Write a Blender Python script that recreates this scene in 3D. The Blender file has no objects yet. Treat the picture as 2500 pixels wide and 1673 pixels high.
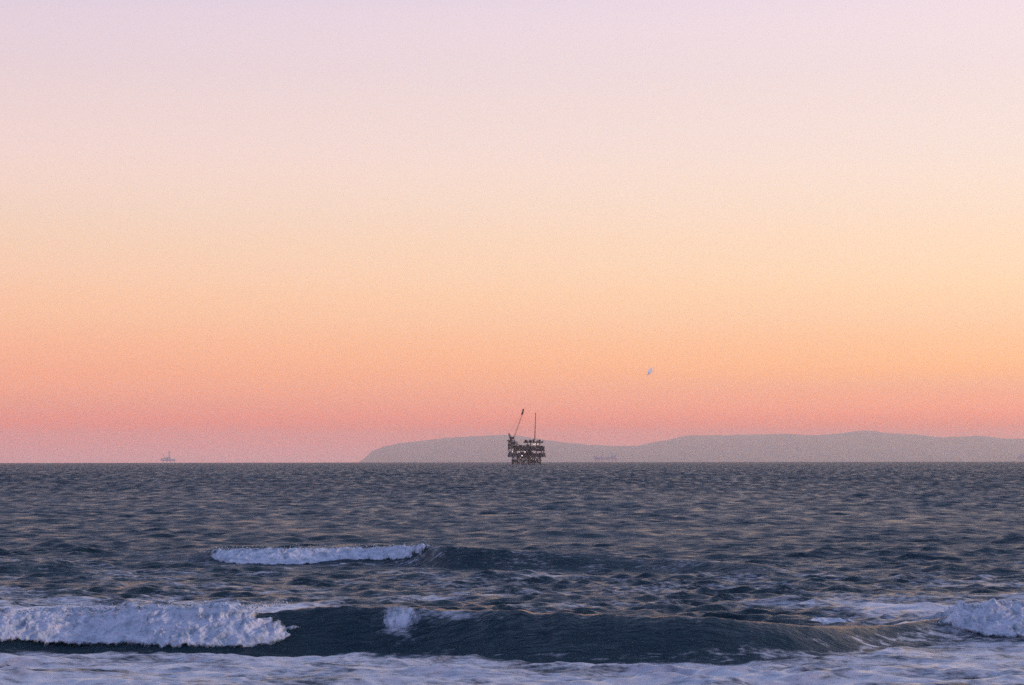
import bpy, bmesh, math, random
import numpy as np
from mathutils import Vector, Matrix

random.seed(7)
rng = np.random.default_rng(11)
SC = bpy.context.scene
C = SC.collection
PI = math.pi

# ------------------------------------------------------------------ camera
F_PX = 5000.0                      # focal length in pixels of the 2500 px wide photograph
CAM_H = 6.0
PITCH = math.atan((1122.0 - 836.5) / F_PX)
ROLL = math.radians(0.078)
cam_d = bpy.data.cameras.new('camera')
cam_d.sensor_width = 36.0
cam_d.lens = F_PX / 2500.0 * 36.0
cam_d.clip_start = 0.5
cam_d.clip_end = 120000.0
cam = bpy.data.objects.new('camera', cam_d)
C.objects.link(cam)
cam.matrix_world = (Matrix.Translation((0, 0, CAM_H)) @ Matrix.Rotation(PI / 2 + PITCH, 4, 'X') @ Matrix.Rotation(-ROLL, 4, 'Z'))
SC.camera = cam

# ------------------------------------------------------------------ light and sky
SUN_AZ = math.radians(103)          # clockwise from the view direction (+Y), so to the right
SUN_EL = math.radians(5.0)
w = bpy.data.worlds.new("World")
SC.world = w
w.use_nodes = True
wn, wl = w.node_tree.nodes, w.node_tree.links
wn.clear()

def srgb(r, g, b):
    f = lambda c: (c / 255 / 12.92) if c / 255 <= 0.04045 else ((c / 255 + 0.055) / 1.055) ** 2.4
    return (f(r), f(g), f(b), 1.0)

def ramp(nodes, stops, interp='LINEAR'):
    n = nodes.new('ShaderNodeValToRGB')
    cr = n.color_ramp
    cr.interpolation = interp
    while len(cr.elements) > 1:
        cr.elements.remove(cr.elements[0])
    cr.elements[0].position = stops[0][0]
    cr.elements[0].color = stops[0][1]
    for p, c in stops[1:]:
        e = cr.elements.new(p)
        e.color = c
    return n

tc = wn.new('ShaderNodeTexCoord')
sep = wn.new('ShaderNodeSeparateXYZ')
wl.new(tc.outputs['Generated'], sep.inputs[0])
elev = wn.new('ShaderNodeMath'); elev.operation = 'ARCSINE'
wl.new(sep.outputs['Z'], elev.inputs[0])
emap = wn.new('ShaderNodeMapRange')           # 0..0.30 rad fills the fine ramp
emap.inputs['From Min'].default_value = 0.0
emap.inputs['From Max'].default_value = 0.30
wl.new(elev.outputs[0], emap.inputs['Value'])
def E(py):                                     # ramp position of a picture row
    return max(0.0, math.atan((1122 - py) / F_PX)) / 0.30
# radiance of the low sky by picture row, left and right of the view (linear)
SKY_ROWS = [1122, 1060, 1000, 950, 900, 800, 700, 550, 400, 200, 0]
#SKYTAB-BEGIN
SKY_L = [(1.631, 0.534, 0.491), (1.801, 0.228, 0.020), (1.282, 0.334, 0.141), (1.252, 0.428, 0.195), (1.175, 0.458, 0.234), (1.108, 0.559, 0.308), (1.062, 0.625, 0.395), (0.962, 0.678, 0.508), (0.938, 0.694, 0.621), (0.834, 0.661, 0.676), (0.744, 0.623, 0.736)]
SKY_R = [(1.631, 0.534, 0.491), (1.801, 0.228, 0.020), (1.655, 0.437, 0.128), (1.343, 0.540, 0.226), (1.358, 0.642, 0.228), (1.224, 0.720, 0.379), (1.173, 0.799, 0.477), (1.110, 0.823, 0.598), (1.029, 0.831, 0.702), (0.970, 0.796, 0.761), (0.927, 0.770, 0.819)]
#SKYTAB-END
third = lambda c: (c[0] / 3, c[1] / 3, c[2] / 3, 1)        # ramps stop at 1, so they hold a third of the radiance
left_sky = ramp(wn, [(E(p), third(c)) for p, c in zip(SKY_ROWS, SKY_L)] + [(1.0, third((0.58, 0.56, 0.80)))], 'CARDINAL')
right_sky = ramp(wn, [(E(p), third(c)) for p, c in zip(SKY_ROWS, SKY_R)] + [(1.0, third((0.70, 0.64, 0.82)))], 'CARDINAL')
for r_ in (left_sky, right_sky):
    wl.new(emap.outputs['Result'], r_.inputs['Fac'])
az = wn.new('ShaderNodeMapRange')
az.inputs['From Min'].default_value = -0.30
az.inputs['From Max'].default_value = 0.30
wl.new(sep.outputs['X'], az.inputs['Value'])
mixlr = wn.new('ShaderNodeMix'); mixlr.data_type = 'RGBA'
wl.new(az.outputs['Result'], mixlr.inputs['Factor'])
wl.new(left_sky.outputs['Color'], mixlr.inputs['A'])
wl.new(right_sky.outputs['Color'], mixlr.inputs['B'])
# the upper dome: dusk blue from the sky texture, topped up with the violet twilight
sky = wn.new('ShaderNodeTexSky')
sky.sky_type = 'NISHITA'
sky.sun_disc = False
sky.sun_elevation = SUN_EL
sky.sun_rotation = SUN_AZ
skyb = wn.new('ShaderNodeVectorMath'); skyb.operation = 'SCALE'
skyb.inputs['Scale'].default_value = 0.12
wl.new(sky.outputs[0], skyb.inputs[0])
up = ramp(wn, [(0.0, (0.52, 0.54, 0.82, 1)), (0.30, (0.48, 0.54, 0.86, 1)), (0.60, (0.28, 0.38, 0.72, 1)), (1.0, (0.16, 0.24, 0.54, 1))])
wl.new(sep.outputs['Z'], up.inputs['Fac'])
addup = wn.new('ShaderNodeVectorMath'); addup.operation = 'ADD'
wl.new(up.outputs['Color'], addup.inputs[0])
wl.new(skyb.outputs[0], addup.inputs[1])
upm = wn.new('ShaderNodeMapRange'); upm.interpolation_type = 'SMOOTHSTEP'
upm.inputs['From Min'].default_value = 0.26
upm.inputs['From Max'].default_value = 0.45
wl.new(elev.outputs[0], upm.inputs['Value'])
mixup = wn.new('ShaderNodeMix'); mixup.data_type = 'RGBA'
wl.new(upm.outputs['Result'], mixup.inputs['Factor'])
x3 = wn.new('ShaderNodeVectorMath'); x3.operation = 'SCALE'
x3.inputs['Scale'].default_value = 3.0
wl.new(mixlr.outputs['Result'], x3.inputs[0])
wl.new(x3.outputs[0], mixup.inputs['A'])
wl.new(addup.outputs[0], mixup.inputs['B'])
# away from the sunset half the low sky is a dull blue violet
back = ramp(wn, [(0.0, (0.34, 0.32, 0.56, 1)), (0.3, (0.34, 0.37, 0.72, 1)), (1.0, (0.20, 0.28, 0.60, 1))])
wl.new(sep.outputs['Z'], back.inputs['Fac'])
bm_ = wn.new('ShaderNodeMapRange'); bm_.interpolation_type = 'SMOOTHSTEP'
bm_.inputs['From Min'].default_value = 0.55
bm_.inputs['From Max'].default_value = -0.45
wl.new(sep.outputs['Y'], bm_.inputs['Value'])
mixb = wn.new('ShaderNodeMix'); mixb.data_type = 'RGBA'
wl.new(bm_.outputs['Result'], mixb.inputs['Factor'])
wl.new(mixup.outputs['Result'], mixb.inputs['A'])
wl.new(back.outputs['Color'], mixb.inputs['B'])
bg = wn.new('ShaderNodeBackground')
bg.inputs['Strength'].default_value = 1.0
wl.new(mixb.outputs['Result'], bg.inputs['Color'])
wo = wn.new('ShaderNodeOutputWorld')
wl.new(bg.outputs[0], wo.inputs['Surface'])

sd = bpy.data.lights.new('sun', 'SUN')
sd.energy = 2.5
sd.angle = math.radians(2.0)
sd.color = (1.0, 0.70, 0.52)
sun = bpy.data.objects.new('sun', sd)
C.objects.link(sun)
sv = Vector((math.sin(SUN_AZ) * math.cos(SUN_EL), math.cos(SUN_AZ) * math.cos(SUN_EL), math.sin(SUN_EL)))
sun.rotation_euler = sv.to_track_quat('Z', 'Y').to_euler()

vs = SC.view_settings
vs.view_transform = 'Standard'
vs.look = 'None'
vs.exposure = 0.0
vs.gamma = 1.0
vs.use_curve_mapping = False
SC.cycles.volume_bounces = 8
SC.cycles.max_bounces = 8
SC.cycles.use_denoising = False          # keep the fine grain of the picture
SC.cycles.sample_clamp_indirect = 1.5

# ------------------------------------------------------------------ helpers
R_EARTH = 6371000.0
def drop(d):
    return -d * d / (2 * R_EARTH)

def sea_d(py):                                # ground distance seen at a picture row
    return CAM_H / ((py - 1122.0) / F_PX)

def sx(px, d):
    return (px - 1250.0) / F_PX * d

class Perlin:
    def __init__(self, seed):
        r = np.random.default_rng(seed)
        self.p = r.permutation(512).astype(np.int32)
        a = r.normal(size=(512, 3)); a /= np.linalg.norm(a, axis=1)[:, None]
        self.g = a.astype(np.float32)
    def __call__(self, x, y, z=None):
        x = np.asarray(x, np.float32); y = np.asarray(y, np.float32)
        z = np.zeros_like(x) if z is None else np.asarray(z, np.float32)
        xi, yi, zi = np.floor(x).astype(np.int32), np.floor(y).astype(np.int32), np.floor(z).astype(np.int32)
        fx, fy, fz = x - xi, y - yi, z - zi
        f = lambda t: t * t * t * (t * (t * 6 - 15) + 10)
        u, v, w_ = f(fx), f(fy), f(fz)
        P, G = self.p, self.g
        out = 0
        for dx in (0, 1):
            for dy in (0, 1):
                for dz in (0, 1):
                    h = P[(P[(P[(xi + dx) & 511] + yi + dy) & 511] + zi + dz) & 511]
                    g = G[h]
                    d = g[..., 0] * (fx - dx) + g[..., 1] * (fy - dy) + g[..., 2] * (fz - dz)
                    out = out + d * (u if dx else 1 - u) * (v if dy else 1 - v) * (w_ if dz else 1 - w_)
        return out * 1.6
PN, PN2 = Perlin(3), Perlin(9)
def fbm(n, x, y, z=None, o=4):
    s, a, t = 0, 1.0, 0
    z = np.zeros_like(x) if z is None else z
    for k in range(o):
        f = 2.03 ** k
        s = s + a * n(x * f + 7.1 * k, y * f - 3.3 * k, z * f + 1.7 * k); t += a; a *= 0.5
    return s / t
def sstep(a, b, x):
    t = np.clip((x - a) / (b - a), 0, 1)
    return t * t * (3 - 2 * t)

def mesh_grid(name, X, Y, Z, mat, smooth=True, wrap=False):
    nr, nc = X.shape
    me = bpy.data.meshes.new(name)
    co = np.stack([X, Y, Z], -1).reshape(-1, 3).astype(np.float32)
    idx = np.arange(nr * nc, dtype=np.int32).reshape(nr, nc)
    if wrap:
        idx = np.concatenate([idx, idx[:, :1]], 1)
    q = np.stack([idx[:-1, :-1], idx[:-1, 1:], idx[1:, 1:], idx[1:, :-1]], -1).reshape(-1, 4)
    me.vertices.add(len(co)); me.vertices.foreach_set('co', co.ravel())
    me.loops.add(q.size); me.loops.foreach_set('vertex_index', q.ravel())
    me.polygons.add(len(q))
    me.polygons.foreach_set('loop_start', np.arange(0, q.size, 4, dtype=np.int32))
    me.update(calc_edges=True)
    if smooth:
        me.polygons.foreach_set('use_smooth', np.ones(len(q), bool))
    me.materials.append(mat)
    o = bpy.data.objects.new(name, me)
    C.objects.link(o)
    return o

def new_mat(name):
    m = bpy.data.materials.new(name)
    m.use_nodes = True
    nt = m.node_tree
    return m, nt.nodes, nt.links, nt.nodes['Principled BSDF']

# ------------------------------------------------------------------ breaking waves (world metres)
def interp_line(pts):
    xs = np.array([p[0] for p in pts], float); ys = np.array([p[1] for p in pts], float)
    def f(x):
        return np.interp(x, xs, ys)
    return f

def smooth_line(pts, rad):
    g = interp_line(pts)
    k = np.linspace(-1, 1, 9)
    wk = np.exp(-2 * k * k); wk /= wk.sum()
    def f(x):
        return sum(w_ * g(x + rad * t) for w_, t in zip(wk, k))
    return f

# each breaker: list of (px, py of foot, py of crest, front width m)
def breaker(pts, back, power=1.2, rad=1.0):
    foot, height, front = [], [], []
    for px, pf, pc, wf in pts:
        d = sea_d(pf)
        x = sx(px, d)
        H = CAM_H - (pc - 1122.0) / F_PX * (d + wf)
        foot.append((x, d)); height.append((x, max(H, 0.0))); front.append((x, wf))
    fo, he, fr = smooth_line(foot, rad), smooth_line(height, rad), smooth_line(front, rad)
    return dict(foot=fo, h=he, wf=fr, back=back, power=power)

BR = [
    # the near breaker
    breaker([(-900, 1560, 1515, 2.2), (-300, 1572, 1502, 2.3), (0, 1576, 1502, 2.3), (180, 1573, 1498, 2.2), (420, 1582, 1490, 2.3), (600, 1582, 1490, 2.3),
             (720, 1582, 1481, 2.3), (870, 1584, 1476, 2.3), (1000, 1588, 1480, 2.4), (1200, 1598, 1489, 2.5),
             (1400, 1604, 1494, 2.6), (1600, 1606, 1499, 2.6), (1720, 1608, 1506, 2.6), (1860, 1606, 1516, 2.5),
             (1980, 1600, 1527, 2.4), (2080, 1588, 1533, 2.3), (2180, 1572, 1528, 2.1), (2300, 1558, 1512, 2.0),
             (2400, 1558, 1493, 2.1), (2500, 1560, 1492, 2.1), (2700, 1562, 1500, 2.1), (3200, 1560, 1520, 2.0)], 3.6, rad=0.7),
    # the second one further out
    breaker([(100, 1372, 1367, 2.16), (330, 1374, 1355, 2.16), (505, 1377, 1346, 2.30), (700, 1380, 1345, 2.45), (900, 1377, 1343, 2.45), (1010, 1382, 1340, 2.45),
             (1060, 1388, 1333, 2.52), (1150, 1391, 1335, 2.52), (1300, 1391, 1344, 2.52), (1500, 1392, 1352, 2.52), (1650, 1396, 1361, 2.38),
             (1850, 1404, 1374, 2.16), (1960, 1403, 1397, 1.87), (2100, 1400, 1398, 1.87)], 4.2, rad=1.2),
    # swell mound at the left edge
    breaker([(-400, 1400, 1372, 4.0), (0, 1398, 1364, 4.0), (90, 1397, 1369, 4.0), (260, 1396, 1390, 3.6), (400, 1394, 1393, 3.0)], 5.0, rad=1.2),
    # low swell right of the platform line
    breaker([(2180, 1404, 1402, 2.5), (2300, 1399, 1385, 2.8), (2380, 1398, 1379, 2.8), (2470, 1400, 1384, 2.8), (2600, 1405, 1403, 2.6)], 4.0, rad=1.0),
    breaker([(300, 1345, 1344, 3.0), (520, 1340, 1330, 3.0), (640, 1340, 1328, 3.0), (760, 1345, 1343, 3.0)], 4.0, rad=1.2),
    breaker([(1250, 1322, 1321, 4.0), (1330, 1318, 1299, 4.0), (1430, 1316, 1291, 4.0), (1560, 1316, 1297, 4.0), (1700, 1318, 1316, 4.0)], 6.0, rad=1.6),
    breaker([(1150, 1330, 1329, 4.0), (1230, 1326, 1312, 4.0), (1330, 1328, 1326, 4.0)], 5.0, rad=1.2),
    breaker([(560, 1478, 1476, 2.5), (640, 1478, 1474, 2.5), (760, 1478, 1476, 2.5)], 3.0, rad=1.0),
    # small second crest in front of the far foam
    breaker([(820, 1416, 1414, 2.6), (1000, 1414, 1398, 2.6), (1150, 1416, 1396, 2.6), (1280, 1418, 1400, 2.6), (1400, 1420, 1416, 2.6)], 3.6, rad=1.0),
    breaker([(1250, 1478, 1476, 2.0), (1330, 1476, 1462, 2.0), (1450, 1478, 1464, 2.0), (1560, 1480, 1477, 2.0)], 3.0, rad=0.8),
    breaker([(-200, 1450, 1440, 2.5), (150, 1452, 1436, 2.5), (320, 1452, 1434, 2.5), (470, 1454, 1452, 2.5)], 3.5, rad=1.0),
    # small foamy crest between the two big foams of the near line
    breaker([(1900, 1535, 1532, 1.4), (1980, 1530, 1513, 1.4), (2080, 1531, 1517, 1.4), (2200, 1535, 1532, 1.4)], 2.0, rad=0.5),
]

def breaker_height(b, x, y):
    wf = b['wf'](x); fo = b['foot'](x); H = b['h'](x)
    yc = fo + wf
    t = np.clip((yc - y) / wf, 0, 1)
    front = 0.35 * (0.5 * (1 + np.cos(PI * t))) ** b['power'] + 0.65 * (1 - t) ** 1.45
    tb = np.maximum(y - yc, 0) / b['back']
    backp = 1 / (1 + tb ** 2) * np.exp(-(tb / 2.2) ** 2)
    # a gentle trough dug in front of the foot
    tr = np.exp(-((y - (fo - 0.8)) / 1.3) ** 2) * 0.05
    Hn = H * (1 + 0.10 * PN(x * 0.45, x * 0 + b['back']) + 0.06 * PN2(x * 1.5, y * 0.5) + 0.03 * PN(x * 4.0, y * 0.7))
    return Hn * (np.where(y < yc, front, backp) - tr)

def all_breakers(x, y):
    z = np.zeros_like(x)
    for b in BR:
        z = np.maximum(z, 0) * 0 + z + 0
        hb = breaker_height(b, x, y)
        z = np.where(hb > 0, np.sqrt(z * z + hb * hb) * np.where(z + hb > 0, 1, 1), z + hb)
    return z

# ------------------------------------------------------------------ wind waves
comps = []
NW = 118
for i in range(NW + 14):
    if i < NW:
        lam = 0.32 * (9 / 0.32) ** ((i + rng.random()) / NW)
        spread, slope = 0.60, 0.040 * (1.0 if lam < 1.5 else (1.5 / lam) ** 0.75)
    else:
        lam = 12 * (45 / 12) ** ((i - NW + rng.random()) / 14)
        spread, slope = 0.30, 0.016
    th = -PI / 2 + rng.normal() * spread + 0.12
    k = 2 * PI / lam
    slope *= 0.6 + 0.8 * rng.random()
    comps.append((lam, k * math.cos(th), k * math.sin(th), slope / k, rng.random() * 2 * PI, math.cos(th), math.sin(th)))

def wind_waves(x, y, spacing, amp, longw):
    z = np.zeros_like(x); dx = np.zeros_like(x); dy = np.zeros_like(x)
    for lam, kx, ky, a, ph, cx, cy in comps:
        wgt = np.clip((lam - 3.0 * spacing) / (2.5 * spacing), 0, 1)
        if not wgt.any():
            continue
        p = kx * x + ky * y + ph
        aw = a * wgt * (amp if lam < 6 else longw * (1.0 if lam < 24 else 0.6))
        s, c = np.sin(p), np.cos(p)
        z += aw * s
        q = 1.0 if lam > 1.5 else 0.6
        dx += q * aw * c * cx
        dy += q * aw * c * cy
    return z, dx, dy

# ------------------------------------------------------------------ materials of the water
def sea_material():
    m, N, L, P = new_mat('sea_water')
    geo = N.new('ShaderNodeNewGeometry')
    def noise(scale, stretch, detail, rough=0.55, off=0.0):
        mp = N.new('ShaderNodeMapping')
        mp.inputs['Scale'].default_value = (scale / stretch, scale, scale)
        mp.inputs['Location'].default_value = (off, off * 0.7, 0)
        mp.inputs['Rotation'].default_value = (0, 0, 0.10)
        L.new(geo.outputs['Position'], mp.inputs['Vector'])
        n = N.new('ShaderNodeTexNoise')
        n.inputs['Scale'].default_value = 1.0
        n.inputs['Detail'].default_value = detail
        n.inputs['Roughness'].default_value = rough
        L.new(mp.outputs[0], n.inputs['Vector'])
        return n
    b1 = noise(3.4, 2.2, 6, 0.62)
    b2 = noise(0.55, 2.0, 5, 0.55, 31)
    b3 = noise(0.16, 0.5, 4, 0.6, 17)
    bump1 = N.new('ShaderNodeBump'); bump1.inputs['Distance'].default_value = 0.24
    bump2 = N.new('ShaderNodeBump'); bump2.inputs['Distance'].default_value = 1.1
    bump3 = N.new('ShaderNodeBump'); bump3.inputs['Distance'].default_value = 1.5
    for bm, nz in ((bump1, b1), (bump2, b2), (bump3, b3)):
        L.new(nz.outputs[0], bm.inputs['Height'])
    far = N.new('ShaderNodeAttribute'); far.attribute_name = 'far'
    L.new(far.outputs['Fac'], bump2.inputs['Strength'])
    far3 = N.new('ShaderNodeAttribute'); far3.attribute_name = 'very_far'
    L.new(far3.outputs['Fac'], bump3.inputs['Strength'])
    b1s = N.new('ShaderNodeMapRange')
    b1s.inputs['To Min'].default_value = 1.0; b1s.inputs['To Max'].default_value = 0.45
    L.new(far.outputs['Fac'], b1s.inputs['Value']); L.new(b1s.outputs['Result'], bump1.inputs['Strength'])
    L.new(bump3.outputs[0], bump2.inputs['Normal'])
    L.new(bump2.outputs[0], bump1.inputs['Normal'])
    P.inputs['Base Color'].default_value = (0.013, 0.033, 0.042, 1)
    rg = N.new('ShaderNodeAttribute'); rg.attribute_name = 'ripple'      # ripples finer than the mesh
    gs = noise(1.0, 1.0, 5, 0.6, 77)                       # wind streaks: rough and slick water
    gs.inputs['Scale'].default_value = 1.0
    gm = gs.inputs['Vector'].links[0].from_node
    gm.inputs['Scale'].default_value = (0.42, 0.15, 0.4)
    gr = N.new('ShaderNodeMapRange')
    gr.inputs['From Min'].default_value = 0.36; gr.inputs['From Max'].default_value = 0.64
    gr.inputs['To Min'].default_value = 0.50; gr.inputs['To Max'].default_value = 1.55
    L.new(gs.outputs[0], gr.inputs['Value'])
    rm = N.new('ShaderNodeMath'); rm.operation = 'MULTIPLY'
    L.new(rg.outputs['Fac'], rm.inputs[0]); L.new(gr.outputs['Result'], rm.inputs[1])
    L.new(rm.outputs[0], P.inputs['Roughness'])
    P.inputs['IOR'].default_value = 1.33
    P.inputs['Specular IOR Level'].default_value = 0.12
    P.inputs['Specular Tint'].default_value = (0.46, 0.76, 1.0, 1)
    L.new(bump1.outputs[0], P.inputs['Normal'])
    # foam carried on the surface
    at = N.new('ShaderNodeAttribute'); at.attribute_name = 'foam'
    f1 = noise(2.3, 3.2, 8, 0.70, 5)
    f2 = noise(7.0, 2.2, 4, 0.6, 9)
    add = N.new('ShaderNodeMath'); add.operation = 'MULTIPLY_ADD'
    L.new(f2.outputs[0], add.inputs[0]); add.inputs[1].default_value = 0.72
    L.new(f1.outputs[0], add.inputs[2])
    sub = N.new('ShaderNodeMath'); sub.operation = 'ADD'
    L.new(add.outputs[0], sub.inputs[0]); L.new(at.outputs['Fac'], sub.inputs[1])
    mr = N.new('ShaderNodeMapRange'); mr.interpolation_type = 'SMOOTHSTEP'
    mr.inputs['From Min'].default_value = 1.10
    mr.inputs['From Max'].default_value = 1.54
    L.new(sub.outputs[0], mr.inputs['Value'])
    foam = N.new('ShaderNodeBsdfPrincipled')
    foam.inputs['Base Color'].default_value = (0.54, 0.53, 0.55, 1)
    foam.inputs['Coat Weight'].default_value = 0.6
    foam.inputs['Coat Roughness'].default_value = 0.25
    foam.inputs['Roughness'].default_value = 0.25
    fb = N.new('ShaderNodeBump'); fb.inputs['Distance'].default_value = 0.30; fb.inputs['Strength'].default_value = 0.8
    L.new(f1.outputs[0], fb.inputs['Height'])
    L.new(fb.outputs[0], foam.inputs['Normal'])
    mix = N.new('ShaderNodeMixShader')
    L.new(mr.outputs['Result'], mix.inputs[0])
    L.new(P.outputs[0], mix.inputs[1]); L.new(foam.outputs[0], mix.inputs[2])
    out = N['Material Output']
    L.new(mix.outputs[0], out.inputs['Surface'])
    return m

def foam_material():
    m, N, L, P = new_mat('white_water')
    geo = N.new('ShaderNodeNewGeometry')
    n = N.new('ShaderNodeTexNoise'); n.inputs['Scale'].default_value = 2.2; n.inputs['Detail'].default_value = 8; n.inputs['Roughness'].default_value = 0.65
    L.new(geo.outputs['Position'], n.inputs['Vector'])
    n2 = N.new('ShaderNodeTexNoise'); n2.inputs['Scale'].default_value = 12; n2.inputs['Detail'].default_value = 6; n2.inputs['Roughness'].default_value = 0.7
    L.new(geo.outputs['Position'], n2.inputs['Vector'])
    r_ = ramp(N, [(0.34, (0.28, 0.37, 0.41, 1)), (0.50, (0.54, 0.58, 0.61, 1)), (0.66, (0.72, 0.72, 0.73, 1))])
    L.new(n.outputs[0], r_.inputs['Fac'])
    L.new(r_.outputs['Color'], P.inputs['Base Color'])
    P.inputs['Roughness'].default_value = 0.7
    b = N.new('ShaderNodeBump'); b.inputs['Distance'].default_value = 0.05; b.inputs['Strength'].default_value = 0.7
    L.new(n2.outputs[0], b.inputs['Height'])
    L.new(b.outputs[0], P.inputs['Normal'])
    at = N.new('ShaderNodeAttribute'); at.attribute_name = 'cover'
    mp = N.new('ShaderNodeMapping'); mp.inputs['Scale'].default_value = (3.4, 0.9, 1.3)
    L.new(geo.outputs['Position'], mp.inputs['Vector'])
    st = N.new('ShaderNodeTexNoise'); st.inputs['Scale'].default_value = 1.0; st.inputs['Detail'].default_value = 7; st.inputs['Roughness'].default_value = 0.66
    L.new(mp.outputs[0], st.inputs['Vector'])
    mb_ = N.new('ShaderNodeMath'); mb_.operation = 'MULTIPLY_ADD'
    L.new(st.outputs[0], mb_.inputs[0]); mb_.inputs[1].default_value = 2.3; L.new(at.outputs['Fac'], mb_.inputs[2])
    ma = N.new('ShaderNodeMath'); ma.operation = 'MULTIPLY_ADD'
    L.new(n2.outputs[0], ma.inputs[0]); ma.inputs[1].default_value = 0.7; L.new(mb_.outputs[0], ma.inputs[2])
    mr = N.new('ShaderNodeMapRange'); mr.interpolation_type = 'SMOOTHSTEP'
    mr.inputs['From Min'].default_value = 1.78; mr.inputs['From Max'].default_value = 2.42
    L.new(ma.outputs[0], mr.inputs['Value'])
    L.new(mr.outputs['Result'], P.inputs['Alpha'])
    return m

# ------------------------------------------------------------------ the sea, one sheet curved with the earth
def build_sea():
    rs = [6.0]
    while rs[-1] < 48: rs.append(rs[-1] * 1.02)
    while rs[-1] < 160: rs.append(rs[-1] * 1.0015)
    while rs[-1] < 1000: rs.append(rs[-1] * 1.0017)
    while rs[-1] < 3000: rs.append(rs[-1] * 1.003)
    while rs[-1] < 12000: rs.append(rs[-1] * 1.010)
    while rs[-1] < 48000: rs.append(rs[-1] * 1.03)
    rs = np.array(rs)
    a = [0.0]
    while a[-1] < 0.285: a.append(a[-1] + 0.00048)
    while a[-1] < 0.48: a.append(a[-1] + 0.0016)
    while a[-1] < PI - 0.03: a.append(a[-1] + 0.03)
    a = np.array(a)
    ang = np.concatenate([-a[:0:-1], a])
    R, A = np.meshgrid(rs, ang, indexing='ij')
    X = R * np.sin(A); Y = R * np.cos(A)
    dr = np.gradient(rs)[:, None] + 0 * A
    da = np.gradient(ang)[None, :] * R
    sp = np.maximum(dr, np.minimum(da, 3.0) * 0.8)
    gust = 0.9 + 0.60 * PN(X / 60.0, Y / 110.0) + 0.40 * PN2(X / 16, Y / 18)
    gust = np.clip(gust, 0.3, 1.7)
    near = sstep(45, 110, R)
    amp = gust * (0.80 + 0.55 * near + 0.35 * sstep(110, 300, R))
    # calm the chop on the steep smooth faces of the breakers
    face = np.zeros_like(X)
    M = (R < 200) & (np.abs(A) < 0.6)
    bx, by = X[M], Y[M]
    hb = all_breakers(bx, by)
    zb = np.zeros_like(X); zb[M] = hb
    for b in BR[:2]:
        wf = b['wf'](bx); fo = b['foot'](bx); H = b['h'](bx)
        t = sstep(fo - 0.6, fo + 0.3, by) * (1 - sstep(fo + wf, fo + wf + 2.0, by)) * np.clip(H / 0.5, 0, 1)
        face[M] = np.maximum(face[M], t)
    amp = amp * (1 - 0.78 * face)
    longw = (0.40 + 1.5 * sstep(160, 800, R)) * (1 - 0.6 * face)
    z, dx, dy = wind_waves(X, Y, sp, amp, longw)
    Z = z + zb + drop(R)
    X2 = X + dx; Y2 = Y + dy
    # ---- foam amount per vertex (threshold offset for the shader's streak noise)
    F = np.zeros_like(X)
    x, y = bx, by
    px = 1250 + x / y * F_PX                      # bearing only, to lay out where the foam drifts
    b = BR[0]
    fo, wf, H = b['foot'](x), b['wf'](x), b['h'](x)
    warp = fbm(PN, x / 3.0, y / 2.0, o=3)
    f = np.zeros_like(x)
    # wash between the near breaker and the beach
    wash = 1 - sstep(-1.2, 0.6, y - fo + 0.5 * warp)
    f = np.maximum(f, wash * (0.56 + 0.40 * fbm(PN2, x / 4.0, y / 2.2, o=4)))
    # sloshing foam on the right flank where the wave has closed out
    flank = sstep(11.5, 15.5, x - 0.5 * warp) * (1 - sstep(fo + wf - 1.0, fo + wf + 1.2, y)) * (y < 72)
    f = np.maximum(f, flank * (0.44 + 0.3 * fbm(PN2, x / 3.0 + 9, y / 1.2, o=4)))
    # web of foam lines drawn up the face
    ridge = 1 - np.abs(fbm(PN, x / 2.2 + 3, y / 1.5 - x * 0.12, o=4)) * 3.6
    onface = sstep(fo - 0.4, fo + 0.2, y) * (1 - sstep(fo + (0.15 + 0.35 * sstep(2, 12, x)) * wf, fo + (0.5 + 0.5 * sstep(2, 12, x)) * wf, y)) * sstep(-6, -2, x)
    f = np.maximum(f, onface * np.clip(ridge, 0, 1) * (0.31 + 0.22 * sstep(3, 11, x)))
    # soft patch of spray sliding down the middle of the face, and feathering along the lip
    tf = (y - fo) / wf
    patch = np.exp(-((x + 3.55) / 0.75) ** 2 - ((tf - 0.72) / 0.40) ** 2)
    veil = np.exp(-((x + 2.4) / 1.9) ** 2 - ((tf - 0.92) / 0.20) ** 2)
    lip = np.exp(-((tf - 0.98) / 0.10) ** 2) * (0.14 + 0.35 * fbm(PN2, x / 1.5, y * 0.4, o=3)) * (H > 0.6)
    f = np.maximum(f, 0.62 * patch * (H > 0.3))
    f = np.maximum(f, (0.50 + 0.25 * fbm(PN2, x / 0.9, y * 2, o=3)) * veil * (H > 0.3))
    f = np.maximum(f, lip)
    # foam trail left on the back of the near breaker
    trail = sstep(fo + wf, fo + wf + 1.5, y) * (1 - sstep(fo + wf + 14, fo + wf + 25, y + 4 * warp))
    side = np.maximum(1 - sstep(-11, -3, x), sstep(9, 16, x) * 0.8)
    f = np.maximum(f, trail * (0.12 + 0.52 * side + 0.34 * fbm(PN2, x / 6.0, y / 3.5, o=4)))
    # thin foam films between the two breakers, and flecks beyond
    mid = sstep(74, 84, y) * (1 - sstep(96, 170, y))
    f = np.maximum(f, mid * (0.27 + 0.42 * fbm(PN, x / 6.0 + 4 + y * 0.10, y / 4.5, o=4)))
    # pale foam drifting behind the second crest and along its foot
    b2 = BR[1]; tb2 = (y - b2['foot'](x)); w2 = b2['wf'](x); h2 = np.clip(b2['h'](x) / 0.4, 0, 1)
    back2 = sstep(w2, w2 + 0.4, tb2) * (1 - sstep(w2 + 3, w2 + 9, tb2))
    foot2 = np.exp(-((tb2 + 1.2 + 0.8 * warp) / 0.9) ** 2)
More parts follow.
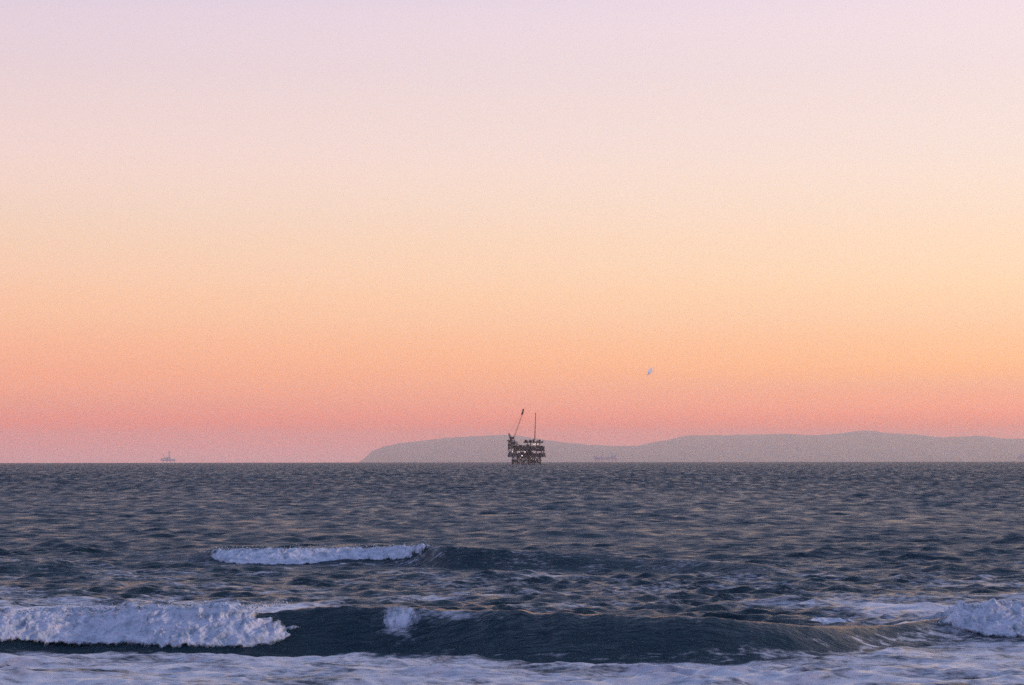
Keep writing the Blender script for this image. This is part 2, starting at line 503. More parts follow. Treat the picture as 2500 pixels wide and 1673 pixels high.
    f = np.maximum(f, h2 * back2 * (0.24 + 0.34 * fbm(PN2, x / 2.5, y / 3.0, o=3)))
    f = np.maximum(f, h2 * foot2 * (0.24 + 0.38 * fbm(PN, x / 3.0 + 7, y / 2.0, o=3)))
    F[M] = f
    Fq = np.zeros_like(X)
    far = R < 1500
    gx, gy = X[far], Y[far]
    fl = fbm(PN2, gx / 7.0 + 21, gy / 10.0, o=3)
    Fq[far] = (0.07 + 0.34 * np.clip(fl, -0.2, 1)) * (1 - face[far])  # sparse flecks: part small foam, part pale water glints painted as foam
    F = np.maximum(F, Fq)
    o = mesh_grid('sea', X2, Y2, Z, sea_material())
    # close the seam and the disc under the camera
    me = o.data
    for nm, arr in (('foam', F), ('far', 0.25 + 0.75 * sstep(90, 500, R)), ('very_far', sstep(120, 900, R)), ('ripple', 0.16 + 0.14 * sstep(75, 140, R) + 0.13 * sstep(130, 500, R))):
        at = me.attributes.new(nm, 'FLOAT', 'POINT')
        at.data.foreach_set('value', arr.ravel().astype(np.float32))
    o['kind'] = 'structure'
    return o
sea = build_sea()

# ------------------------------------------------------------------ tumbling white water on the breakers
def white_water():
    mat = foam_material()
    XS, YS, ZS, CV, polys, base = [], [], [], [], [], 0
    def sheet(b, px0, px1, thick, grow=1.0, v_low=0.0, seed=0.0, ends=(0.8, 0.8), top=0.0, lowf=None, lump=1.1, dens=1.0, ragk=0.55, oval=None):
        nonlocal base
        dm = float(b['foot'](sx((px0 + px1) / 2, 66))) if b is BR[0] else None
        d_est = sea_d(1580) if b is BR[0] else (sea_d(1380) if b is BR[1] else float(b['foot'](sx((px0+px1)/2, 72))))
        x0, x1 = sx(px0, d_est), sx(px1, d_est)
        res = 0.028 if d_est < 90 else 0.045
        nu = int((x1 - x0) / res); nv = int((150 if d_est < 90 else 90))
        u = np.linspace(x0, x1, nu); v = np.linspace(0, 1, nv)
        U, V = np.meshgrid(u, v, indexing='ij')
        wf, fo, H = b['wf'](U), b['foot'](U), b['h'](U)
        yc = fo + wf
        low = (v_low if lowf is None else lowf(U)) + 0.10 * PN(U * 0.45 + seed, U * 0 + 3) + 0.05 * PN2(U * 1.6, U * 0 + seed)
        # v 0 = behind the crest, 1 = at the foot
        ys = yc + 1.1 * grow
        ye = fo + low * wf - 0.25 * (low <= 0.01)
        Yv = ys + (ye - ys) * V
        Zv = breaker_height(b, U, Yv)
        e = 0.03
        dzdy = (breaker_height(b, U, Yv + e) - breaker_height(b, U, Yv - e)) / (2 * e)
        ln = np.sqrt(1 + dzdy ** 2)
        ny, nz = -dzdy / ln, 1 / ln
        win = np.sin(PI * np.clip(V, 0, 1)) ** 0.45
        wavy = 0.35 * fbm(PN, U * 0.9 + seed, V * 3.0, o=3)
        rag = ragk * fbm(PN2, U * 2.6 + seed, V * 6.0, o=4)
        tilt = lambda e: e * (0.75 - V) if e > 0 else -e * (V - 0.25)
        lean = tilt(ends[2]) if len(ends) > 2 else 0.0 * V
        leanl = tilt(ends[3]) if len(ends) > 3 else 0.0 * V
        en = sstep(0, ends[0], (U - x0) + wavy + rag - np.maximum(leanl, 0)) * sstep(0, ends[1], (x1 - U) + wavy + rag - np.maximum(lean, 0))
        if oval:
            en = en * np.exp(-((U - oval[0]) / oval[1]) ** 2 - ((V - oval[2]) / oval[3]) ** 4)
        s = seed
        # billows: rounded lumps at several sizes
        def billow(f, zz):
            return 1 - np.abs(PN(U * f + s, Yv * f * 1.1 + zz, Zv * f * 1.1 + s * 0.3)) * 2.2
        lumps = (0.50 * billow(1.1, 1) + 0.30 * billow(2.4, 5) + 0.20 * billow(5.2, 9) + 0.09 * billow(11, 13) + 0.04 * billow(22, 17)) * lump
        big = 0.5 + 0.6 * fbm(PN2, U * 0.35 + s, Yv * 0.6, o=2)
        t = thick * (0.25 + big * 0.4 + 0.55 * lumps) * win * en
        t = t - 0.16 * (1 - win * en)
        topr = top * np.exp(-((V - 0.36) / 0.16) ** 2) * en * np.clip(0.3 + fbm(PN2, U * 1.6 + s, V * 2, o=4) * 1.9, 0, 2)
        Xo = U + 0.5 * thick * fbm(PN2, U * 2.2, Yv * 2 + 3, Zv * 2, o=3) * win
        Yo = Yv + t * ny - 0.12 * thick * win
        Zo = Zv + t * nz * 0.9 + topr
        XS.append(Xo.ravel()); YS.append(Yo.ravel()); ZS.append(Zo.ravel()); CV.append((en * sstep(0, 0.22, V) * sstep(0, 0.12, 1 - V) * (0.80 + 0.20 * sstep(0.35, 0.7, V)) * dens).ravel())
        idx = np.arange(nu * nv, dtype=np.int32).reshape(nu, nv) + base
        polys.append(np.stack([idx[:-1, :-1], idx[:-1, 1:], idx[1:, 1:], idx[1:, :-1]], -1).reshape(-1, 4))
        base += nu * nv
    A, B = BR[0], BR[1]
    ramp_low = lambda U: 0.10 + 0.16 * (1 - sstep(-17, -12, U)) + 0.22 * sstep(-9.2, -7.0, U)
    sheet(A, -420, 752, 0.32, seed=2.0, ends=(0.3, 1.5, 3.0), top=0.12, lowf=ramp_low, ragk=0.8)
    sheet(A, 880, 1130, 0.08, seed=8.0, ends=(1.1, 1.6, 1.0, 0.2), v_low=0.36, top=0.0, grow=0.6, lump=0.7, dens=0.95, ragk=0.2, oval=(-3.65, 1.0, 0.34, 0.50))
    sheet(A, 2325, 2960, 0.34, seed=14.0, ends=(1.0, 0.5, 0.0, 0.5), top=0.22, lowf=lambda U: 0.08 + 0.45 * (1 - sstep(14.2, 16.8, U)))
    sheet(B, 420, 1078, 0.23, seed=20.0, ends=(2.2, 0.8, -2.0, -2.4), top=0.09, lowf=lambda U: 0.14 + 0.32 * sstep(-13, -8, U))
    sheet(BR[11], 1925, 2165, 0.14, seed=26.0, ends=(1.3, 1.5), top=0.02, v_low=0.25, grow=0.7, dens=0.82)
    # spray thrown above the crests: small irregular drops
    drops = []
    def spray(b, px0, px1, d, n, hi):
        for _ in range(n):
            x = sx(random.uniform(px0, px1), d)
            y = float(b['foot'](x) + b['wf'](x)) + random.uniform(-0.4, 0.4)
            z = float(b['h'](x)) + 0.12 + abs(random.gauss(0, hi))
            drops.append((x, y, z, random.uniform(0.012, 0.04)))
    spray(A, 0, 700, 66, 500, 0.09)
    spray(A, 2330, 2560, 69, 260, 0.14)
    spray(B, 510, 1045, 118, 420, 0.10)
    co = np.stack([np.concatenate(XS), np.concatenate(YS), np.concatenate(ZS)], -1).astype(np.float32)
    q = np.concatenate(polys)
    verts, faces = [], []
    t = [(1, 0, 0), (-1, 0, 0), (0, 1, 0), (0, -1, 0), (0, 0, 1), (0, 0, -1)]
    fc = [(0, 2, 4), (2, 1, 4), (1, 3, 4), (3, 0, 4), (2, 0, 5), (1, 2, 5), (3, 1, 5), (0, 3, 5)]
    n0 = len(co)
    for x, y, z, r in drops:
        k = n0 + len(verts)
        verts += [(x + a * r * random.uniform(.6, 1.5), y + b_ * r, z + c * r * random.uniform(.6, 1.3)) for a, b_, c in t]
        faces += [(k + a, k + b_, k + c) for a, b_, c in fc]
    co = np.concatenate([co, np.array(verts, np.float32)])
    fa = np.array(faces, np.int32)
    me = bpy.data.meshes.new('surf_foam')
    me.vertices.add(len(co)); me.vertices.foreach_set('co', co.ravel())
    loops = np.concatenate([q.ravel(), fa.ravel()])
    me.loops.add(len(loops)); me.loops.foreach_set('vertex_index', loops)
    me.polygons.add(len(q) + len(fa))
    st = np.concatenate([np.arange(0, q.size, 4), q.size + np.arange(0, fa.size, 3)]).astype(np.int32)
    me.polygons.foreach_set('loop_start', st)
    me.update(calc_edges=True)
    me.polygons.foreach_set('use_smooth', np.ones(len(q) + len(fa), bool))
    cv = np.concatenate(CV + [np.ones(len(verts))]).astype(np.float32)
    at = me.attributes.new('cover', 'FLOAT', 'POINT'); at.data.foreach_set('value', cv)
    me.materials.append(mat)
    o = bpy.data.objects.new('surf_foam', me)
    C.objects.link(o)
    o['kind'] = 'stuff'
    o['label'] = 'bluish white foam tumbling down the breaking waves near the beach'
    o['category'] = 'foam'
white_water()

# ------------------------------------------------------------------ the island on the horizon
def build_hills():
    D = 44000.0
    pts = [(820, 1136), (876, 1131), (894, 1117), (909, 1101), (938, 1089), (975, 1082), (1018, 1077), (1090, 1068), (1163, 1065),
           (1235, 1062), (1270, 1064), (1337, 1076), (1380, 1081), (1438, 1086), (1489, 1089), (1555, 1089), (1598, 1080),
           (1656, 1067), (1707, 1063), (1801, 1063), (1888, 1060), (1961, 1063), (2019, 1062), (2077, 1056), (2128, 1054),
           (2193, 1060), (2251, 1065), (2309, 1069), (2382, 1065), (2454, 1072), (2500, 1073), (2650, 1068), (2850, 1080), (3100, 1100), (3300, 1135)]
    prof = interp_line([(sx(p, D), CAM_H + (1122 - q) / F_PX * D) for p, q in pts])
    xs = np.arange(sx(790, D), sx(3340, D), 26.0)
    vs_ = np.linspace(-1, 1, 70)
    X, V = np.meshgrid(xs, vs_, indexing='ij')
    Y = D + V * 2800 + 250 * fbm(PN, X / 1900, V * 2, o=2)
    base = -160.0
    rid = fbm(PN2, X / 900, V * 3.2, o=5)
    shape = (1 - np.abs(V) ** 1.5)
    H = prof(X) - base
    crest = 1 + 0.055 * fbm(PN, X / 520.0, X * 0, o=6) + 0.0 * V
    Z = base + H * crest * np.clip(shape + 0.22 * rid * (1 - shape) * np.abs(V) * 2, 0, 1.0) - 2
    m, N, L, P = new_mat('dry_hillside')
    geo = N.new('ShaderNodeNewGeometry')
    n = N.new('ShaderNodeTexNoise'); n.inputs['Scale'].default_value = 0.004; n.inputs['Detail'].default_value = 8
    L.new(geo.outputs['Position'], n.inputs['Vector'])
    r_ = ramp(N, [(0.35, (0.05, 0.06, 0.035, 1)), (0.6, (0.16, 0.13, 0.08, 1))])
    L.new(n.outputs[0], r_.inputs['Fac']); L.new(r_.outputs['Color'], P.inputs['Base Color'])
    P.inputs['Roughness'].default_value = 0.95
    o = mesh_grid('hills', X, Y, Z, m)
    o['kind'] = 'structure'
build_hills()

# ------------------------------------------------------------------ offshore platforms
def paint(name, col, rough=0.7, metal=0.0, rust=None):
    m, N, L, P = new_mat(name)
    P.inputs['Roughness'].default_value = rough
    P.inputs['Metallic'].default_value = metal
    n = N.new('ShaderNodeTexNoise'); n.inputs['Scale'].default_value = 0.35; n.inputs['Detail'].default_value = 6
    tcn = N.new('ShaderNodeTexCoord'); L.new(tcn.outputs['Object'], n.inputs['Vector'])
    rc = rust or tuple(c * 0.55 for c in col)
    r_ = ramp(N, [(0.42, (*col, 1)), (0.62, (*rc, 1))])
    L.new(n.outputs[0], r_.inputs['Fac']); L.new(r_.outputs['Color'], P.inputs['Base Color'])
    return m
STEEL = paint('weathered_grey_steel', (0.055, 0.055, 0.065), rust=(0.07, 0.045, 0.03))
DECKM = paint('dark_deck_steel', (0.035, 0.036, 0.042), rust=(0.05, 0.035, 0.03))
RED = paint('red_oxide_steel', (0.16, 0.04, 0.03))
PALE = paint('pale_cladding', (0.16, 0.17, 0.19))
BLUEM = paint('blue_tank_paint', (0.04, 0.09, 0.16))
RUSTY = paint('rusty_pipework', (0.085, 0.042, 0.026))
def lamp_mat(name, col, s):
    m, N, L, P = new_mat(name)
    P.inputs['Base Color'].default_value = (0.8, 0.8, 0.8, 1)
    P.inputs['Emission Color'].default_value = (*col, 1)
    P.inputs['Emission Strength'].default_value = s
    return m
LW = lamp_mat('white_floodlight', (1.0, 0.93, 0.82), 3.0)
LO = lamp_mat('sodium_floodlight', (1.0, 0.50, 0.18), 1.6)

class MB:
    def __init__(self): self.bm = bmesh.new()
    def box(self, c, s, bev=0.0):
        r = bmesh.ops.create_cube(self.bm, size=1.0)
        for v in r['verts']:
            v.co = Vector((c[0] + v.co.x * s[0], c[1] + v.co.y * s[1], c[2] + v.co.z * s[2]))
        if bev:
            ed = list({e for v in r['verts'] for e in v.link_edges})
            bmesh.ops.bevel(self.bm, geom=ed, offset=bev, segments=1, affect='EDGES')
        return self
    def span(self, x0, x1, y0, y1, z0, z1):
        return self.box(((x0 + x1) / 2, (y0 + y1) / 2, (z0 + z1) / 2), (x1 - x0, y1 - y0, z1 - z0))
    def tube(self, a, b, r, r2=None, n=8):
        a, b = Vector(a), Vector(b)
        d = b - a
        q = d.to_track_quat('Z', 'Y').to_matrix().to_4x4()
        bmesh.ops.create_cone(self.bm, cap_ends=True, segments=n, radius1=r, radius2=r if r2 is None else r2, depth=d.length,
                              matrix=Matrix.Translation((a + b) / 2) @ q)
        return self
    def lattice(self, a, b, w0, w1, n, r):
        a, b = Vector(a), Vector(b)
        d = (b - a).normalized()
        s = d.cross(Vector((0, 1, 0)))
        if s.length < 0.1: s = d.cross(Vector((1, 0, 0)))
        s.normalize(); t = d.cross(s)
        def corner(k, i):
            f = i / n; w_ = (w0 + (w1 - w0) * f) / 2
            return a + (b - a) * f + s * w_ * (1 if k in (0, 3) else -1) + t * w_ * (1 if k < 2 else -1)
        for k in range(4):
            self.tube(corner(k, 0), corner(k, n), r, n=5)
            for i in range(n):
                self.tube(corner(k, i), corner((k + 1) % 4, i + 1), r * 0.6, n=4)
                self.tube(corner(k, i + 1), corner((k + 1) % 4, i + 1), r * 0.6, n=4)
        return self
    def rail(self, x0, x1, y0, y1, z, h=1.2, step=3.0, r=0.05):
        for zz in (z + h, z + h * 0.5):
            for p, q in (((x0, y0), (x1, y0)), ((x1, y0), (x1, y1)), ((x1, y1), (x0, y1)), ((x0, y1), (x0, y0))):
                self.tube((*p, zz), (*q, zz), r, n=4)
        nx, ny = max(1, int((x1 - x0) / step)), max(1, int((y1 - y0) / step))
        for i in range(nx + 1):
            for y in (y0, y1):
                xx = x0 + (x1 - x0) * i / nx; self.tube((xx, y, z), (xx, y, z + h), r, n=4)
        for i in range(1, ny):
            for x in (x0, x1):
                yy = y0 + (y1 - y0) * i / ny; self.tube((x, yy, z), (x, yy, z + h), r, n=4)
        return self
    def build(self, name, mat, parent=None):
        me = bpy.data.meshes.new(name)
        self.bm.to_mesh(me); self.bm.free()
        me.materials.append(mat)
        o = bpy.data.objects.new(name, me)
        C.objects.link(o)
        o.parent = parent
        return o

def thing(name, label, cat, loc, rz=0.0, group=None):
    o = bpy.data.objects.new(name, None)
    C.objects.link(o)
    o.location = loc
    o.rotation_euler = (0, 0, rz)
    o['label'] = label; o['category'] = cat
    if group: o['group'] = group
    return o

D_RIG = 2450.0
S = D_RIG / F_PX                       # metres per photo pixel at that range
def rig_main():
    X0 = 1287.0
    z_sea = drop(D_RIG)
    t = thing('oil_platform', 'large dark steel drilling platform with a raised crane boom, nearest of the offshore platforms', 'oil platform',
              (sx(X0, D_RIG), D_RIG, z_sea))
    rr = random.Random(5)
    def x(px): return (px - X0) * S
    zb = CAM_H - z_sea
    def z(py): return (1122 - py) * S + zb - (x_adj)
    x_adj = 0.0
    yf, yb = -16.0, 16.0
    # legs of the jacket, slightly battered
    for lx in (1252, 1264, 1277, 1291, 1304, 1318):
        for ly in (-13.0, 13.0):
            MB().tube((x(lx) * 1.06, ly * 1.1, -9), (x(lx), ly, z(1113)), 0.75, n=12).build('jacket_leg', STEEL, t)
    br = MB()
    lx = [1252, 1264, 1277, 1291, 1304, 1318]
    for ly in (-13.3, 13.3):
        for i in range(5):
            a, b = x(lx[i]), x(lx[i + 1])
            br.tube((a, ly, 1.0), (b, ly, z(1114)), 0.35, n=6)
            br.tube((b, ly, 1.0), (a, ly, z(1114)), 0.35, n=6)
        br.tube((x(1250), ly, z(1124)), (x(1322), ly, z(1124)), 0.4, n=6)
    for q in lx:
        br.tube((x(q), -13, z(1124)), (x(q), 13, z(1124)), 0.35, n=6)
        br.tube((x(q), -13, z(1131)), (x(q), 13, z(1116)), 0.3, n=6)
    br.build('jacket_brace', STEEL, t)
    # well conductors under the deck
    for i in range(14):
        cx = x(1268) + (i % 7) * 2.5 + (6 if i > 6 else 0)
        MB().tube((cx, -4 + 6 * (i // 7), -8), (cx, -4 + 6 * (i // 7), z(1112)), 0.28, n=8).build('conductor', RUSTY, t)
    # boat landing and lower walkway
    m = MB().span(x(1248), x(1270), -18, -10, z(1129), z(1127.6))
    m.span(x(1249), x(1263), -17.4, -13, z(1127.5), z(1122.5))
    for q in (1249, 1254, 1259, 1264, 1269):
        m.tube((x(q), -17.6, 0.5), (x(q), -17.6, z(1121.5)), 0.35, n=6)
    m.build('boat_landing', DECKM, t)
    m = MB().span(x(1288), x(1316), -15, -4, z(1131), z(1129.6))
    for k in range(5):
        m.span(x(1289 + k * 5.2), x(1292.6 + k * 5.2), -13, -8, z(1129.5), z(1125.5 - (k % 3)))
    m.build('lower_walkway', DECKM, t)
    # decks
    def deck(name, px0, px1, py, th=1.1, y0=yf, y1=yb, mat=DECKM):
        o = MB().span(x(px0), x(px1), y0, y1, z(py) - th, z(py)).build(name, mat, t)
        MB().rail(x(px0) + 0.2, x(px1) - 0.2, y0 + 0.2, y1 - 0.2, z(py), step=2.6, r=0.09).build('railing', STEEL, o)
        return o
    g = MB()
    d1 = deck('cellar_deck', 1239, 1331, 1113.2, 1.2)
    for i in range(24):
        px = 1241 + i * 3.8
        g.tube((x(px), -15.8, z(1114)), (x(px + 1.9), -15.8, z(1117)), 0.14, n=4)
        g.tube((x(px + 1.9), -15.8, z(1117)), (x(px + 3.8), -15.8, z(1114)), 0.14, n=4)
    g.tube((x(1246), -15.8, z(1117)), (x(1326), -15.8, z(1117)), 0.2, n=5)
    g.build('deck_truss', STEEL, t)
    deck('main_deck', 1256, 1329, 1098.5, 1.2)
    deck('upper_deck', 1262, 1329, 1092.0, 0.9, -14, 14)
    # columns between the decks
    for px in (1258, 1270, 1283, 1296, 1309, 1322, 1327):
        for ly in (-14.5, 14.5):
            MB().tube((x(px), ly, z(1113)), (x(px), ly, z(1092.5)), 0.42, n=8).build('deck_column', STEEL, t)
    # equipment modules on the cellar deck
    mods = [(1240, 1252, 1106.5, PALE), (1252.6, 1263, 1107.6, DECKM), (1263.8, 1270, 1105.6, BLUEM), (1270.6, 1279, 1103.6, DECKM), (1279.6, 1287, 1101.5, RUSTY),
            (1287.6, 1296, 1100.6, DECKM), (1296.8, 1302, 1104.6, STEEL), (1303, 1309, 1108.2, RUSTY), (1310, 1318, 1107.6, STEEL), (1322, 1331, 1106.4, DECKM)]
    for a, b, top, mt in mods:
        o = MB()
        o.box(((x(a) + x(b)) / 2, rr.uniform(-9, -5), (z(1113) + z(top)) / 2), (x(b) - x(a), rr.uniform(9, 14), z(top) - z(1113)), 0.25)
        if rr.random() < 0.7:
            o.tube((x((a + b) / 2), -14.5, z(1112.5)), (x((a + b) / 2), -14.5, z(top) + 1.4), 0.35, n=6)
        o.build('equipment_module', mt, t)
    mods = [(1266, 1275, 1086.8, DECKM), (1275.8, 1283, 1087.6, BLUEM), (1284, 1291, 1085.4, DECKM), (1291.6, 1297, 1088.0, RUSTY),
            (1299, 1304, 1088.4, STEEL), (1308, 1316, 1088.0, DECKM), (1317, 1325, 1089.2, BLUEM)]
    for a, b, top, mt in mods:
        o = MB()
        o.box(((x(a) + x(b)) / 2, rr.uniform(-7, 0), (z(1092) + z(top)) / 2), (x(b) - x(a), rr.uniform(9, 14), z(top) - z(1092)), 0.25)
        o.build('equipment_module', mt, t)
    mods = [(1259, 1268, 1094.6, DECKM), (1269, 1281, 1093.2, STEEL), (1283, 1300, 1093.2, DECKM), (1312, 1326, 1093.0, STEEL)]
    for a, b, top, mt in mods:
        o = MB()
        o.box(((x(a) + x(b)) / 2, -6, (z(1098.5) + z(top)) / 2), (x(b) - x(a), 14, z(top) - z(1098.5)), 0.25)
        o.build('equipment_module', mt, t)
    for _ in range(92):
        pw = MB()
        a, y_ = rr.uniform(1241, 1328), rr.uniform(-15, 12)
        lo, hi = rr.choice([(1113, 1099), (1113, 1099), (1098, 1093), (1131, 1114), (1131, 1114)])
        if a < 1256: lo, hi = 1113, 1099
        if lo == 1131: a = rr.uniform(1262, 1318)
        p0, p1 = rr.uniform(hi, lo), rr.uniform(hi, lo)
        if rr.random() < 0.5:
            pw.tube((x(a), y_, z(p0)), (x(a), y_, z(p1) + 0.5), rr.uniform(0.15, 0.45), n=6)
        else:
            b_ = min(a + rr.uniform(3, 14), 1329 if lo != 1131 else 1320)
            pw.tube((x(a), y_, z(p0)), (x(b_), y_, z(p0)), rr.uniform(0.2, 0.5), n=6)
        pw.build('pipe', RUSTY, t)
    for _ in range(34):
        a = rr.uniform(1242, 1324); lo = rr.choice([1113, 1113, 1098.5])
        if a < 1258: lo = 1113
        w_, h_ = rr.uniform(1.2, 3.5), rr.uniform(1.2, 4.2 if lo == 1113 else 2.4)
        MB().box((x(a), rr.uniform(-14, 10), z(lo) + h_ / 2), (w_, rr.uniform(1.5, 4), h_), 0.12).build('equipment_box', rr.choice([RUSTY, DECKM, STEEL]), t)
    # storage tanks and pipe stacks
    for px, r_, hh in ((1306, 1.5, 4.6), (1299.5, 1.0, 5.6)):
        MB().tube((x(px), -12, z(1098.5)), (x(px), -12, z(1098.5) + hh * 0.6), r_, n=14).build('tank', PALE, t)
    # left service tower: a braced stair tower that carries the crane
    tw = MB()
    for px, top in ((1240.5, 1075), (1248, 1075), (1255.5, 1075), (1262, 1078)):
        for ly in (-7, 7):
            tw.tube((x(px), ly, z(1100)), (x(px), ly, z(top)), 0.42, n=6)
    for py in (1076, 1080.5, 1085, 1089.5, 1094):
        w1 = 1262 if py > 1077 else 1257
        tw.span(x(1240), x(w1), -7.5, 7.5, z(py) - 0.4, z(py))
        tw.rail(x(1240), x(w1), -7.5, 7.5, z(py), 1.1, 2.0, 0.08)
    cols = [1240.5, 1248, 1255.5, 1262]
    for i in range(3):
        for k, py in enumerate((1080.5, 1085, 1089.5, 1094, 1098.5)):
            a, b = (cols[i], cols[i + 1]) if (i + k) % 2 else (cols[i + 1], cols[i])
            if i == 2 and k == 0: continue
            tw.tube((x(a), -7.2, z(py)), (x(b), -7.2, z(py - 4.5)), 0.2, n=5)
            tw.tube((x(b), 7.2, z(py)), (x(a), 7.2, z(py - 4.5)), 0.2, n=5)
    tw.tube((x(1240.5), -7, z(1098)), (x(1243), -7, z(1106)), 0.4, n=6)
    tw.tube((x(1262), -7, z(1083)), (x(1272), -7, z(1093)), 0.5, n=6)
    tw.build('stair_tower', STEEL, t)
    for a, b, p0, p1, mt in ((1242, 1247, 1080.3, 1077, DECKM), (1249, 1257, 1084.8, 1079.5, DECKM), (1241.5, 1248.6, 1089.3, 1084.4, STEEL), (1250, 1261, 1094, 1087.2, DECKM),
                         (1241.5, 1246, 1097.5, 1091.5, DECKM), (1254, 1266, 1100, 1094.6, DECKM), (1262.5, 1270, 1094.5, 1089.5, STEEL)):
        MB().box(((x(a) + x(b)) / 2, -1.5, (z(p0) + z(p1)) / 2), (x(b) - x(a), 9, z(p1) - z(p0)), 0.2).build('equipment_module', mt, t)
    # crane on the stair tower
    cr = MB()
    cr.tube((x(1247.5), 0, z(1076)), (x(1247.5), 0, z(1071)), 1.5, n=12)
    cr.box((x(1249), 0, z(1069.8)), (5.2, 3.6, 2.6), 0.2)
    cr.box((x(1253.5), -1.6, z(1069.4)), (1.9, 1.7, 2.2), 0.15)
    c = cr.build('crane', DECKM, t)
    MB().lattice((x(1247), 0, z(1071)), (x(1242), 0, z(1059)), 2.6, 1.3, 5, 0.26).build('gantry', STEEL, c)
    MB().lattice((x(1254), 0, z(1070)), (x(1275.5), 0, z(1010)), 1.5, 1.2, 20, 0.10).build('boom', STEEL, c)
    MB().lattice((x(1274.2), 0, z(1013)), (x(1278), 0, z(999)), 1.5, 1.0, 6, 0.50).build('boom_tip', RED, c)
    m = MB()
    m.tube((x(1242), -0.5, z(1059)), (x(1277), -0.3, z(1003)), 0.07, n=5)
    m.tube((x(1242), 0.5, z(1059)), (x(1277), 0.3, z(1003)), 0.07, n=5)
    m.build('pendant_cable', STEEL, c)
    MB().lattice((x(1235.5), 0, z(1076)), (x(1243), 0, z(1076)), 0.7, 0.7, 4, 0.12).build('outrigger', STEEL, t)
    # raised drill floor with huts
    o = MB().span(x(1278), x(1326), -12, 12, z(1082) , z(1080.4)).build('drill_floor', DECKM, t)
    MB().rail(x(1278.4), x(1325.6), -11.8, 11.8, z(1080.4), 1.2, 2.6, 0.09).build('railing', STEEL, o)
    for px in (1288, 1295, 1310, 1317.5):
        for ly in (-10, 10):
            MB().tube((x(px), ly, z(1092)), (x(px), ly, z(1082)), 0.45, n=8).build('floor_support', STEEL, t)
    for a, b, top, mt in ((1280, 1288, 1074.2, DECKM), (1290.5, 1298, 1073.8, DECKM), (1299.5, 1305.3, 1072.6, STEEL), (1309, 1313.6, 1075.2, BLUEM), (1314, 1319.6, 1073.6, DECKM)):
        h = MB()
        h.box(((x(a) + x(b)) / 2, -3, (z(1080.4) + z(top)) / 2), (x(b) - x(a), 8, z(top) - z(1080.4)), 0.9)
        h.build('deck_hut', mt, t)
    MB().lattice((x(1321), -2, z(1080.4)), (x(1326), -2, z(1076.5)), 0.8, 0.6, 3, 0.14).build('vent_stack', STEEL, t)
    # mast
    MB().lattice((x(1305), 0, z(1074)), (x(1306.3), 0, z(1045)), 1.2, 0.9, 14, 0.16).build('radio_mast', RED, t)
    MB().lattice((x(1306.3), 0, z(1045)), (x(1307.3), 0, z(1010)), 0.8, 0.55, 16, 0.14).build('radio_mast', RED, t)
    MB().box((x(1307.3), 0, z(1011)), (1.0, 1.0, 2.0), 0.1).build('beacon', RED, t)
    # floodlights
    for px, py, mt, r_ in ((1281, 1104, LW, 0.42), (1274, 1113.0, LW, 0.5), (1306, 1084.4, LO, 0.45), (1311.5, 1085.2, LO, 0.5), (1251, 1103, LW, 0.25), (1303, 1086, LW, 0.3)):
        b = MB(); bmesh.ops.create_icosphere(b.bm, subdivisions=2, radius=r_, matrix=Matrix.Translation((x(px), -16.4, z(py))))
        b.tube((x(px), -16.2, z(py) + r_), (x(px), -14.0, z(py) + r_ + 0.3), 0.08, n=5)
        b.build('floodlight', mt, t)
    return t
rig_main()

FAR_HAZED = paint('haze_paled_far_steel', (0.60, 0.52, 0.54), rust=(0.50, 0.42, 0.44))  # colour lightened towards the haze, painting extra fade into the far platforms
def far_rig_left():
    D = 19000.0; s = D / F_PX; X0 = 412
    t = thing('oil_platform', 'faint hazy platform with a tall derrick alone at the far left of the horizon', 'oil platform', (sx(X0, D), D, drop(D)))
    x = lambda px: (px - X0) * s
    z = lambda py: CAM_H - drop(D) + (1122 - py) * s
    for px in (399, 408, 417, 427):
        for y in (-20, 20):
            MB().tube((x(px), y, -10), (x(px), y, z(1124)), 1.6, n=8).build('jacket_leg', FAR_HAZED, t)
    MB().span(x(394), x(429), -26, 26, z(1125), z(1122.6)).build('deck', FAR_HAZED, t)
    for a, b, top in ((395, 403, 1118), (404, 409, 1116), (410, 418, 1114), (420, 428, 1119.4)):
        MB().box(((x(a) + x(b)) / 2, 0, (z(1122.6) + z(top)) / 2), (x(b) - x(a), 30, z(top) - z(1122.6)), 1.0).build('equipment_module', FAR_HAZED, t)
    MB().lattice((x(414), 0, z(1114)), (x(413.6), 0, z(1098)), 12, 5, 6, 1.3).build('derrick', FAR_HAZED, t)
    MB().lattice((x(403), 0, z(1117)), (x(400), 0, z(1107)), 5, 3, 4, 0.8).build('crane', FAR_HAZED, t)
far_rig_left()

